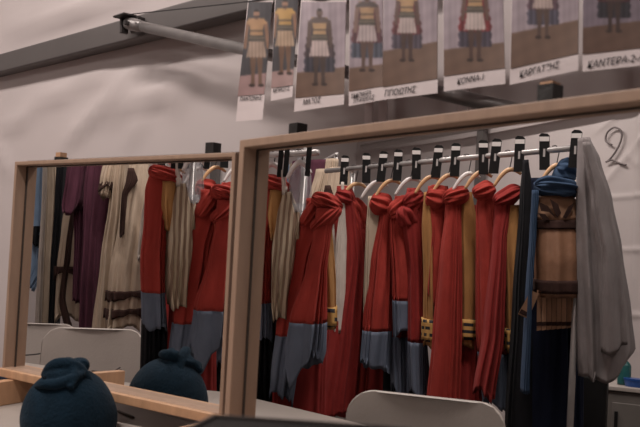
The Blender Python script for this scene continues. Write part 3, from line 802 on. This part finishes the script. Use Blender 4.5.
red_cloak('longest bright red cloak, hanging to the floor right of the rail centre', 456, [(192, 447, 462), (212, 445, 461), (260, 440, 461), (330, 434, 460), (412, 427, 458)], 22, None, 'red', (456, 196, 13, 10, -.3), None, .058, 7)
tunic('dark-edged ochre tunic with a thin strap right of the longest red cloak', 468, [(192, 462, 472), (230, 460, 478), (300, 460, 478), (346, 460, 476)], 23, (318, 338), 'gold', .04, 5, dz=.05)
red_cloak('narrow dark red cloak beside the longest one', 470, [(205, 468, 480), (260, 465, 482), (330, 462, 484), (400, 458, 484)], 24, None, 'red2', None, None, .045, 9, dz=.08)
red_cloak('red cloak knotted high at the neck with a slate hem below the knee', 484, [(188, 479, 492), (208, 476, 496), (260, 476, 504), (330, 477, 510), (405, 484, 511)], 25, 352, 'red', (484, 191, 11, 10, -.35), None, .055, 9, 3, 6)
red_cloak('last red cloak on the rail, rolled over an ochre tunic', 507, [(190, 500, 516), (206, 495, 514), (240, 493, 506), (330, 484, 503), (392, 474, 494)], 26, None, 'red2', (508, 196, 15, 10, -.5), None, .05, 7)
tunic('ochre tunic with dark collar and bold meander hem beside the navy gown', 512, [(205, 503, 520), (240, 504, 523), (300, 506, 525), (352, 507, 525)], 27, (328, 350), 'gold', .055, 4, dz=.02)
root, z, yr = hung('black_gown', 'black filler gown added to darken the gap behind the slate hems at mid rail', 'gown', 404, None)
cloth(root, 'gown_cloth', 2, z + .16, yr, [(200, 396, 410), (300, 386, 424), (420, 382, 432)], .03, 'blk', 36, None, None, 8, .7)  # filler cloth added so the gap between the cloaks stays dark
# navy gown, blue mantle and tan armour tunic
root, z, yr = hung('navy_gown', 'long navy gown hanging at the right end of the rail', 'gown', 545, None)
cloth(root, 'gown_cloth', 2, z + .06, yr, [(178, 528, 560), (230, 525, 578), (300, 524, 580), (427, 520, 581), (470, 518, 582)], .07, 'navy', 31, None, None, 9, .9)
root, z, yr = hung('black_gown', 'slim black gown between the last ochre tunic and the armour tunic', 'gown', 527, None)
cloth(root, 'gown_cloth', 2, z, yr, [(160, 523, 528), (200, 520, 534), (300, 513, 534), (420, 505, 538), (460, 504, 538)], .05, 'blk', 32, None, None, 6, .7)
P5, z5, y5 = rail_at(556); zA = z5 - .07
root = thing('armour_tunic', 'tan armour tunic with dark curved markings, meander belt and fringe of strips', 'tunic', P5 - WZ * .07)
arow = [(196, 536, 574), (215, 534, 577), (250, 535, 577), (296, 536, 577)]
cloth(root, 'breastplate', 2, zA, y5, arow, .075, 'leather', 33, 196, 296, 4, .18)
cloth(root, 'meander_belt', 2, zA, y5, arow, .075, 'brown', 33, 279, 292, 4, .18, grow=.5)
cloth(root, 'chest_panel', 2, zA, y5, arow, .075, 'strip', 33, 199, 221, 4, .18, grow=.25)
cloth(root, 'chest_band', 2, zA, y5, arow, .075, 'brown', 33, 220, 229, 4, .18, grow=.4)
for i in range(8):
    x0 = 537 + i * 5.0; mb = MB()
    o_ = [(x0, 290), (x0 + 4.6, 290), (x0 + 4.4, 330 - i * .4), (x0 - .3, 331 - i * .4)]
    mb.prism([RMG.refl(at(a, b, zA - .088 - .01 * math.sin(i * 1.7))) for a, b in o_], (RMG.refl(at(x0, 300, zA)) - RMG.refl(at(x0, 300, zA - .012))))
    s_ = mb.build('fringe_strip', 'strip', root)
    m2 = MB(); m2.prism([RMG.refl(at(a, b, zA - .0895 - .01 * math.sin(i * 1.7))) for a, b in ((x0 - .2, 322), (x0 + 4.5, 321.6), (x0 + 4.4, 325.6), (x0 - .2, 326))], (RMG.refl(at(x0, 300, zA)) - RMG.refl(at(x0, 300, zA - .002))))
    m2.build('dark_stripe', 'brown', s_)
o_ = [(531, 290), (539, 294), (528, 319), (518, 314)]
lp = MB().prism([RMG.refl(at(a, b, zA - .10)) for a, b in o_], RMG.refl(at(530, 300, zA)) - RMG.refl(at(530, 300, zA - .012))).build('swung_strip', 'strip', root)
MB().prism([RMG.refl(at(a, b, zA - .102)) for a, b in ((521.5, 309), (530.5, 314), (528.5, 317.5), (519, 313))], RMG.refl(at(530, 300, zA)) - RMG.refl(at(530, 300, zA - .002))).build('dark_stripe', 'brown', lp)
for (pts) in ([(539, 202), (548, 206), (556, 218), (549, 212), (541, 211)], [(550, 199), (558, 204), (561, 213), (557, 218), (553, 208)], [(563, 217), (568, 207), (574, 203), (571, 212), (566, 219)], [(538, 213), (545, 214), (550, 220), (543, 220)]):
    MB().prism([RMG.refl(at(a, b, zA - .090)) for a, b in pts], RMG.refl(at(550, 210, zA)) - RMG.refl(at(550, 210, zA - .01))).build('curved_marking', 'brown', root)
root = thing('blue_mantle', 'dusty blue mantle gathered over the shoulder of the armour tunic', 'mantle', P5 - WZ * .06)
bunch(root, 'shoulder_roll', 2, zA - .02, 556, 188, 21, 13, .085, .12, 'blue', 91, 5)
cloth(root, 'hanging_end', 2, zA - .03, y5, [(190, 532, 539), (230, 530, 536), (300, 526, 531), (392, 521, 529)], .03, 'blue', 92, None, None, 5, .8)
bunch(root, 'collar_fold', 2, zA + .06, 566, 172, 11, 17, .05, .5, 'blue', 93, 4)
P6, z6, y6 = rail_at(579)
root = thing('grey_cloth', 'large plain grey cloth draped over the right end of the rail', 'cloth', P6 + WZ * .02)
cloth(root, 'drape', 2, z6 - .06, y6, [(138, 579, 589), (160, 578, 599), (200, 577, 610), (250, 577, 619), (320, 578, 629), (356, 579, 632), (372, 581, 622)], .07, 'grey', 41, None, None, 7, .95, -7, 3)
cloth(root, 'front_fold', 2, z6 - .16, y6, [(142, 583, 590), (200, 592, 609), (260, 600, 620), (348, 602, 626)], .03, 'grey', 42, None, None, 5, .9, -7, 3)

# --- short rail at the left end
def srail(px):
    lo, hi = -.3, 1.3
    for _ in range(40):
        t = (lo + hi) / 2; d = RMG.refl(LA.lerp(LB, t)) - EYEP; z = d.y * cp + d.z * sp; x = CX + F * d.x / z
        if x < px: lo = t
        else: hi = t
    return LA.lerp(LB, t), z, CY - F * ((d.z * cp - d.y * sp)) / z
P, z, y = srail(268)
root = thing('red_cloak', 'rolled-collar red cloak with slate hem at the left edge of the large mirror', 'cloak', P - WZ * .05, RC)
rows = [(176, 262, 286), (200, 255, 290), (230, 254, 276), (270, 250, 272), (338, 250, 272)]
cloth(root, 'cloak_cloth', 2, z, y, rows, .05, 'red', 61, None, 302, 8, .9); cloth(root, 'hem_band', 2, z, y, rows, .05, 'steel', 61, 302, None, 8, .9, 3, 3)
bunch(root, 'shoulder_roll', 2, z - .03, 274, 184, 17, 9, .05, .35, 'red', 62, 5)
root = thing('ochre_tunic', 'ochre tunic under the red cloak at the left end of the large mirror', 'tunic', P - WZ * .05, 'ochre tunics on the short rail')
cloth(root, 'tunic_cloth', 2, z - .035, y, [(190, 270, 284), (215, 268, 283), (240, 271, 280)], .04, 'gold', 63, None, None, 5, .7)
root = thing('black_gown', 'long black gown hanging behind the leftmost red cloak of the large mirror', 'gown', P - WZ * .05)
cloth(root, 'gown_cloth', 2, z + .045, y, [(240, 258, 272), (300, 254, 276), (420, 248, 280)], .035, 'blk', 68, None, None, 7, .8)
P, z, y = srail(285)
root = thing('striped_tunic', 'cream tunic with thin brown stripes hanging beside the leftmost red cloak', 'tunic', P - WZ * .05)
cloth(root, 'tunic_cloth', 2, z, y, [(192, 283, 292), (215, 277, 300), (250, 272, 301), (300, 271, 292), (318, 273, 290)], .05, 'stripe', 64, None, None, 9, .9, 2, 3)
cloth(root, 'strap', 2, z - .01, y, [(170, 281, 285), (195, 282, 287)], .012, 'white', 65, None, None, 3, .4)
P, z, y = srail(301)
film = thing('garment_bag', 'clear plastic garment bag hanging behind the striped tunic', 'garment bag', P - WZ * .02)
cloth(film, 'film', 2, z + .05, y, [(158, 297, 305), (175, 290, 311), (212, 289, 312)], .03, 'film', 66, None, None, 6, .8)
# twin red cloak with slate hems and ochre tunic on the short rail's right end
P, z, y = srail(316); z += .03
root = thing('red_cloak', 'full red cloak with large wrapped shoulder roll, slate hem in points', 'cloak', P - WZ * .06, RC)
rows = [(198, 306, 326), (225, 300, 326), (262, 288, 316), (322, 278, 304), (372, 272, 296), (396, 270, 292)]
cloth(root, 'cloak_cloth', 2, z + .04, y, rows, .04, 'red', 71, None, 335, 8, 1); cloth(root, 'hem_band', 2, z + .04, y, rows, .04, 'steel', 71, 335, None, 8, 1, 8, 8)
rows2 = [(208, 316, 336), (236, 313, 331), (270, 306, 327), (320, 290, 327), (352, 285, 326), (368, 287, 322)]
cloth(root, 'front_cloth', 2, z - .06, y, rows2, .045, 'red', 72, None, 322, 7, 1); cloth(root, 'front_hem_band', 2, z - .06, y, rows2, .045, 'steel', 72, 322, None, 7, 1, -8, 9)
cloth(root, 'lining', 2, z + .10, y, [(300, 278, 326), (420, 272, 324)], .03, 'red2', 73, None, None, 9, .8)
bunch(root, 'shoulder_roll', 2, z - .05, 327, 203, 16, 10, .06, .45, 'red', 74, 6)
bunch(root, 'wrapped_fold', 2, z - .07, 326, 219, 18, 9, .055, -.7, 'red', 75, 6)
bunch(root, 'side_roll', 2, z - .0, 311, 213, 15, 8, .05, -1.0, 'red', 76, 5)
root = thing('ochre_tunic', 'ochre tunic with meander band under the wrapped red cloak', 'tunic', P - WZ * .06, 'ochre tunics on the short rail')
trow = [(225, 318, 332), (280, 320, 336), (328, 322, 336)]
cloth(root, 'tunic_cloth', 2, z + .0, y, trow, .04, 'gold', 77, None, None, 5, .7); cloth(root, 'meander_band', 2, z, y, trow, .04, 'key', 77, 306, 325, 5, .7, grow=.4)

# hangers showing between the markers
hl = ['wooden hanger nearest the left end of the long rail', 'white plastic hanger second along the long rail', 'wooden hanger third along the long rail', 'white plastic hanger fourth along the long rail', 'wooden hanger fifth along the long rail', 'wooden hanger sixth along the long rail', 'white plastic hanger seventh along the long rail', 'wooden hanger eighth along the long rail', 'wooden hanger over the last red cloak', 'pale wooden hanger over the armour tunic']
for i, (px, m_) in enumerate(((355, 'wood'), (376, 'clearwhite'), (390, 'wood'), (410, 'clearwhite'), (430, 'wood'), (448, 'wood'), (468, 'clearwhite'), (480, 'wood'), (509, 'wood'), (556, 'wood'))):
    hanger(hl[i], px, 17, m_, 15, 12, tiltp=7)
for px, lab in ((272, 'white hanger over the leftmost red cloak'), (300, 'white hanger inside the clear garment bag')):
    hanger(lab, px, 10, 'clearwhite', 13, 11, base=srail(px), tiltp=0, grp='hangers on the short rail')
for i, px in enumerate((281, 287, 309)):
    P, z, y = srail(px); e = RMG.refl(EYEP); vd = P - e; vd.z = 0; vd.normalize(); sd = Vector((-vd.y, vd.x, 0))
    root = thing('rail_marker', ['left black marker of the close pair on the short rail', 'right black marker of the close pair on the short rail', 'lone black marker near the right end of the short rail'][i], 'rail marker', P, 'black markers on the short rail')
    MB().box(P - WZ * .025 - vd * .02, sd * .009, WZ * .06, vd * .003).build('plate', 'black', root)
    MB().tube([P + vd * .016 * math.cos(a) + WZ * .016 * math.sin(a) for a in [math.pi * (k / 8 * 1.3 - .3) for k in range(9)]], .003, 6).build('hook', 'black', root, True)

# --- robes in the left mirror
def robe(name, label, cat, D, parts, seed, group=None):
    px = (parts[0][1][0][1] + parts[0][1][0][2]) / 2
    root = thing(name, label, cat, seen_in(1, px, parts[0][1][0][0], D), group)
    for i, pt in enumerate(parts):
        nm, rows, material, th, dz = pt[:5]; kw = pt[5] if len(pt) > 5 else {}
        cloth(root, nm, 1, D + dz, 160, rows, th, material, seed + (0 if kw.get('y0') else i), kw.get('y0'), kw.get('y1'), kw.get('pleats', 7), kw.get('amp', .9), kw.get('tilt', 0), kw.get('jag', 3), grow=kw.get('grow', 0))
    return root
robe('light_blue_robe', 'light blue robe with a dark bow, leftmost in the left mirror', 'robe', 5.9,
     [('robe_cloth', [(140, 36, 47), (180, 34, 48), (225, 32, 48), (268, 28, 46), (288, 28, 34)], 'sky', .06, 0), ('dark_bow', [(226, 32, 46), (234, 31, 47), (240, 33, 45), (246, 36, 44)], 'blk', .07, -.03, dict(pleats=5, amp=1.4))], 101)
for i, (rows, mt, lab) in enumerate((([(140, 44, 50), (200, 43, 52), (330, 36, 48)], 'white', 'off-white robe hanging right behind the light blue one'), ([(140, 49, 56), (200, 48, 58), (330, 44, 54)], 'cream', 'cream robe between the off-white and the black one'))):
    robe('pale_robe', lab, 'robe', 5.75 - .15 * i, [('robe_cloth', rows, mt, .06, 0)], 110 + i * 5, 'pale robes in the left mirror')
robe('black_robe', 'slim black robe left of the purple sleeve in the left mirror', 'robe', 5.4, [('robe_cloth', [(140, 58, 68), (200, 55, 65), (270, 51, 62), (340, 49, 58)], 'blk', .05, 0)], 120)
robe('banded_tunic', 'cream tunic with dark brown bands below the purple sleeve', 'tunic', 5.25,
     [('tunic_cloth', [(195, 66, 84), (230, 62, 84), (270, 58, 84), (318, 56, 82)], 'beige', .06, 0), ('brown_band', [(195, 66, 84), (230, 62, 84), (270, 58, 84), (318, 56, 82)], 'brown', .06, 0, dict(y0=266, y1=276, grow=.5)),
      ('brown_edge', [(200, 72, 76), (250, 66, 71), (300, 60, 66), (330, 66, 72)], 'brown', .03, -.06)], 125)
robe('purple_tunic', 'short-sleeved plum tunic with a gathered cuff in the left mirror', 'tunic', 5.0,
     [('sleeve', [(140, 72, 88), (180, 67, 85), (205, 63, 82), (212, 65, 79)], 'purple', .06, -.05, dict(tilt=-2)), ('tunic_cloth', [(140, 76, 92), (200, 74, 92), (240, 76, 90), (300, 74, 86)], 'purple', .06, .06)], 130)
robe('purple_robe', 'long plum robe hanging full length in the left mirror', 'robe', 4.9, [('robe_cloth', [(140, 90, 112), (190, 84, 114), (240, 84, 108), (330, 80, 104), (350, 80, 103)], 'purple', .07, 0)], 135)
robe('beige_robe', 'plain beige robe with a brown cuffed sleeve, left of the banded one', 'robe', 4.8,
     [('robe_cloth', [(140, 116, 128), (200, 110, 126), (260, 102, 122), (334, 93, 116)], 'beige', .07, 0), ('sleeve', [(150, 106, 118), (180, 101, 114), (196, 99, 110)], 'beige', .05, -.04), ('brown_cuff', [(182, 100, 114), (190, 99, 112)], 'brown', .055, -.05)], 140)
r2 = [(150, 130, 150), (172, 127, 152), (220, 120, 148), (280, 110, 142), (328, 106, 138)]
robe('beige_robe', 'beige robe with broad brown hem bands, beside the red cloaks in the left mirror', 'robe', 4.55,
     [('robe_cloth', r2, 'beige', .07, 0), ('brown_band', r2, 'brown', .07, 0, dict(y0=290, y1=299, grow=.5)), ('brown_hem', r2, 'brown', .07, 0, dict(y0=308, y1=316, grow=.5)), ('neck_band', [(168, 128, 134), (180, 126, 138), (196, 122, 127), (235, 120, 124)], 'brown', .02, -.08)], 150)
robe('white_lace_blouse', 'small white lace blouse just left of the red cloaks in the left mirror', 'blouse', 4.35, [('blouse_cloth', [(196, 146, 152), (215, 142, 154), (262, 138, 150)], 'white', .04, 0)], 160)

# ------------------------------------------------------------------ far things low right in the large mirror
cP = seen_in(2, 628, 388, 4.0)
e = RMG.refl(EYEP); vd = cP - e; vd.z = 0; vd.normalize(); sd = Vector((-vd.y, vd.x, 0))
if (seen_in(2, 660, 388, 4.0) - cP).dot(sd) < 0: sd = -sd
cb = thing('storage_cabinet', 'low grey cabinet with a pale top at the far right of the large mirror', 'cabinet', Vector((cP.x, cP.y, 0)))
h_ = cP.z
x0_ = (seen_in(2, 606, 388, 4.0) - cP).dot(sd); wC = .30
ctrC = Vector((cP.x, cP.y, 0)) + sd * (x0_ + wC) + vd * .2
MB().box(ctrC + WZ * (h_ - .02) / 2, sd * wC, vd * .2, WZ * ((h_ - .02) / 2)).build('body', 'boxgrey', cb, bevel=.006)
MB().box(ctrC + WZ * (h_ - .008), sd * (wC + .015), vd * .215, WZ * .011).build('top', 'white_plastic', cb, bevel=.004)
dr = MB().box(ctrC + WZ * (h_ * .5) - vd * .206, sd * (wC - .03), vd * .006, WZ * (h_ * .40)).build('door', 'boxgrey', cb, bevel=.004)
MB().box(ctrC + WZ * (h_ * .72) - vd * .216 - sd * (wC - .05), sd * .008, vd * .006, WZ * .09).build('handle', 'black', dr)
def bottle(nm, label, cat, px, m_, r, h):
    q = seen_in(2, px, 380, 4.05); b = Vector((q.x, q.y, h_ + .003)) + vd * .10
    root = thing(nm, label, cat, b)
    rg = [(r, 0), (r * 1.02, .01), (r, h * .62), (r * .8, h * .72), (r * .36, h * .8), (r * .36, h * .86)]
    mb = MB(); mb.loft([[b + Vector((math.cos(TAU * k / 20) * a, math.sin(TAU * k / 20) * a, zz)) for k in range(20)] for a, zz in rg]); mb.build('body', m_, root, True)
    mb = MB(); mb.loft([[b + Vector((math.cos(TAU * k / 20) * a, math.sin(TAU * k / 20) * a, zz)) for k in range(20)] for a, zz in ((r * .42, h * .86), (r * .42, h))]); mb.build('cap', 'black', root)
bottle('bottle', 'teal bottle standing on the grey cabinet', 'bottle', 624, 'teal_bottle', .032, .15)
q = seen_in(2, 636, 384, 4.02); lb = Vector((q.x, q.y, h_ + .003)) + vd * .06
lid = thing('plastic_tub', 'shallow blue plastic tub on the grey cabinet beside the teal bottle', 'tub', lb)
mb = MB(); mb.loft([[lb + Vector((math.cos(TAU * k / 28) * a, math.sin(TAU * k / 28) * a, zz)) for k in range(28)] for a, zz in ((.05, 0), (.056, .03))]); mb.build('body', 'blue_lid', lid)
mb = MB(); mb.loft([[lb + Vector((math.cos(TAU * k / 28) * a, math.sin(TAU * k / 28) * a, zz)) for k in range(28)] for a, zz in ((.058, .03), (.059, .04))]); mb.build('lid', 'blue_lid', lid)
q = seen_in(2, 594, 374, 3.75); su = Vector((q.x, q.y, 0)); hS = q.z
case2 = thing('suitcase', 'upright black suitcase standing between the grey cloth and the grey cabinet', 'suitcase', su)
MB().box(su + WZ * (hS / 2 + .02) , sd * .062, vd * .13, WZ * (hS / 2 - .02)).build('body', 'black', case2, bevel=.015, seg=3)
MB().tube(bez([su + WZ * (hS - .005) - vd * .05, su + WZ * (hS + .012) - vd * .04, su + WZ * (hS + .012) + vd * .04, su + WZ * (hS - .005) + vd * .05]), .006, 10).build('handle', 'black', case2, True)
for i_ in (-1, 1):
    for j_ in (-1, 1):
        w_ = su + sd * .04 * i_ + vd * .10 * j_ + WZ * .02
        MB().tube([w_ - sd * .009, w_ + sd * .009], .02, 14).build('caster', 'black', case2, True)
# the marker numeral on the far tent wall
def far_wall(px, py):
    e = RMG.refl(EYEP); d = seen_in(2, px, py, 1.0) - e; s = (WF + .034 - e.dot(WA)) / d.dot(WA); return e + d * s
num = bez([far_wall(a, b) for a, b in ((612, 145), (606, 141), (607, 133), (614, 127.5), (621, 131), (621, 140), (616, 151), (609, 160), (606, 162), (612, 160), (619, 163), (626, 165))], 8)
tag(MB().tube(num, .007, 8).build('wall_numeral', 'marker', None, True, loc=num[0]), 'large grey hand-drawn number 2 on the far tent wall', 'number')
# girt pipes and upright on the far wall
g0, g1 = far_wall(330, 150), far_wall(640, 115)
gz = 2.60
pipe = MB().tube([wpt(QL + .2, WF + .09, gz), wpt(QR - .2, WF + .09, gz)], .03, 14).build('trim_1', 'clearwhite', None, True); pipe['kind'] = 'structure'
for k, px in enumerate((484, 311)):
    w = far_wall(px, 150); u_ = MB().box(Vector((w.x, w.y, 0)) + WA * .03 + WZ * TOP / 2, WT * .035, WA * .03, WZ * TOP / 2).build('trim_%d' % (k + 2), 'alu'); u_['kind'] = 'structure'

# ------------------------------------------------------------------ lamps
def lamp(label, P, ax, L, power, blend=(1, .90, .84)):
    root = thing('ceiling_light', label, 'ceiling light', P, 'tube lights under the tent roof')
    ax = Vector(ax).normalized(); sd = Vector((-ax.y, ax.x, 0))
    MB().box(P + WZ * .05, ax * L / 2, sd * .06, WZ * .03).build('housing', 'white_plastic', root, bevel=.008)
    for s in (-1, 1): MB().tube([P + sd * .03 * s - ax * (L / 2 - .04), P + sd * .03 * s + ax * (L / 2 - .04)], .013, 12).build('tube', 'glow', root, True)
    MB().box(P + WZ * (.08 + (TOP - P.z - .08) / 2), ax * .02, sd * .02, WZ * ((TOP - P.z - .08) / 2)).build('stem', 'white_plastic', root)
    ld = bpy.data.lights.new('tube_light', 'AREA'); ld.shape = 'RECTANGLE'; ld.size = L; ld.size_y = .12; ld.energy = power; ld.color = blend; ld.spread = math.radians(170)
    lo = bpy.data.objects.new('tube_light', ld); COL.objects.link(lo); lo.parent = root
    lo.matrix_local = Matrix.Translation(-WZ * .03) @ Matrix((ax, sd, ax.cross(sd))).transposed().to_4x4()
lamp('tube light under the tent roof before the left mirror', Vector((-1.0, 1.15, 3.3)), WT, 1.2, 44)
lamp('tube light under the tent roof behind the viewer', Vector((-1.0, -1.1, 3.3)), WT, 1.2, 24)
lamp('unseen tube light added under the tent roof to brighten the purple robes', Vector((-2.3, 2.2, 3.3)), WT, 1.2, 34)  # unseen lamp, placed to lift the robes shown by the left mirror
lamp('unseen tube light added beyond the long rail to brighten the far wall', Vector((-4.3, 1.2, 3.3)), WT, 1.2, 30)  # unseen fill lamp, added because the far wall came out too dark
w = bpy.data.worlds.new('dim tent air'); SC.world = w; w.use_nodes = True
w.node_tree.nodes['Background'].inputs[0].default_value = (.5, .48, .48, 1); w.node_tree.nodes['Background'].inputs[1].default_value = .05

# ------------------------------------------------------------------ camera
cd = bpy.data.cameras.new('camera'); cd.sensor_width = 36; cd.lens = 36 * F / 640; cd.clip_start = .05
co = bpy.data.objects.new('camera', cd); COL.objects.link(co); co.location = EYEP; co.rotation_euler = (math.pi / 2 + PITCH, 0, 0)
cd.dof.use_dof = True; cd.dof.focus_distance = 3.7; cd.dof.aperture_fstop = 8
SC.camera = co
SC.view_settings.view_transform = 'Standard'; SC.view_settings.look = 'None'; SC.view_settings.gamma = 1; SC.view_settings.use_curve_mapping = False
SC.view_settings.exposure = -0.12
SC.cycles.max_bounces = 10; SC.cycles.glossy_bounces = 6; SC.cycles.sample_clamp_indirect = 6
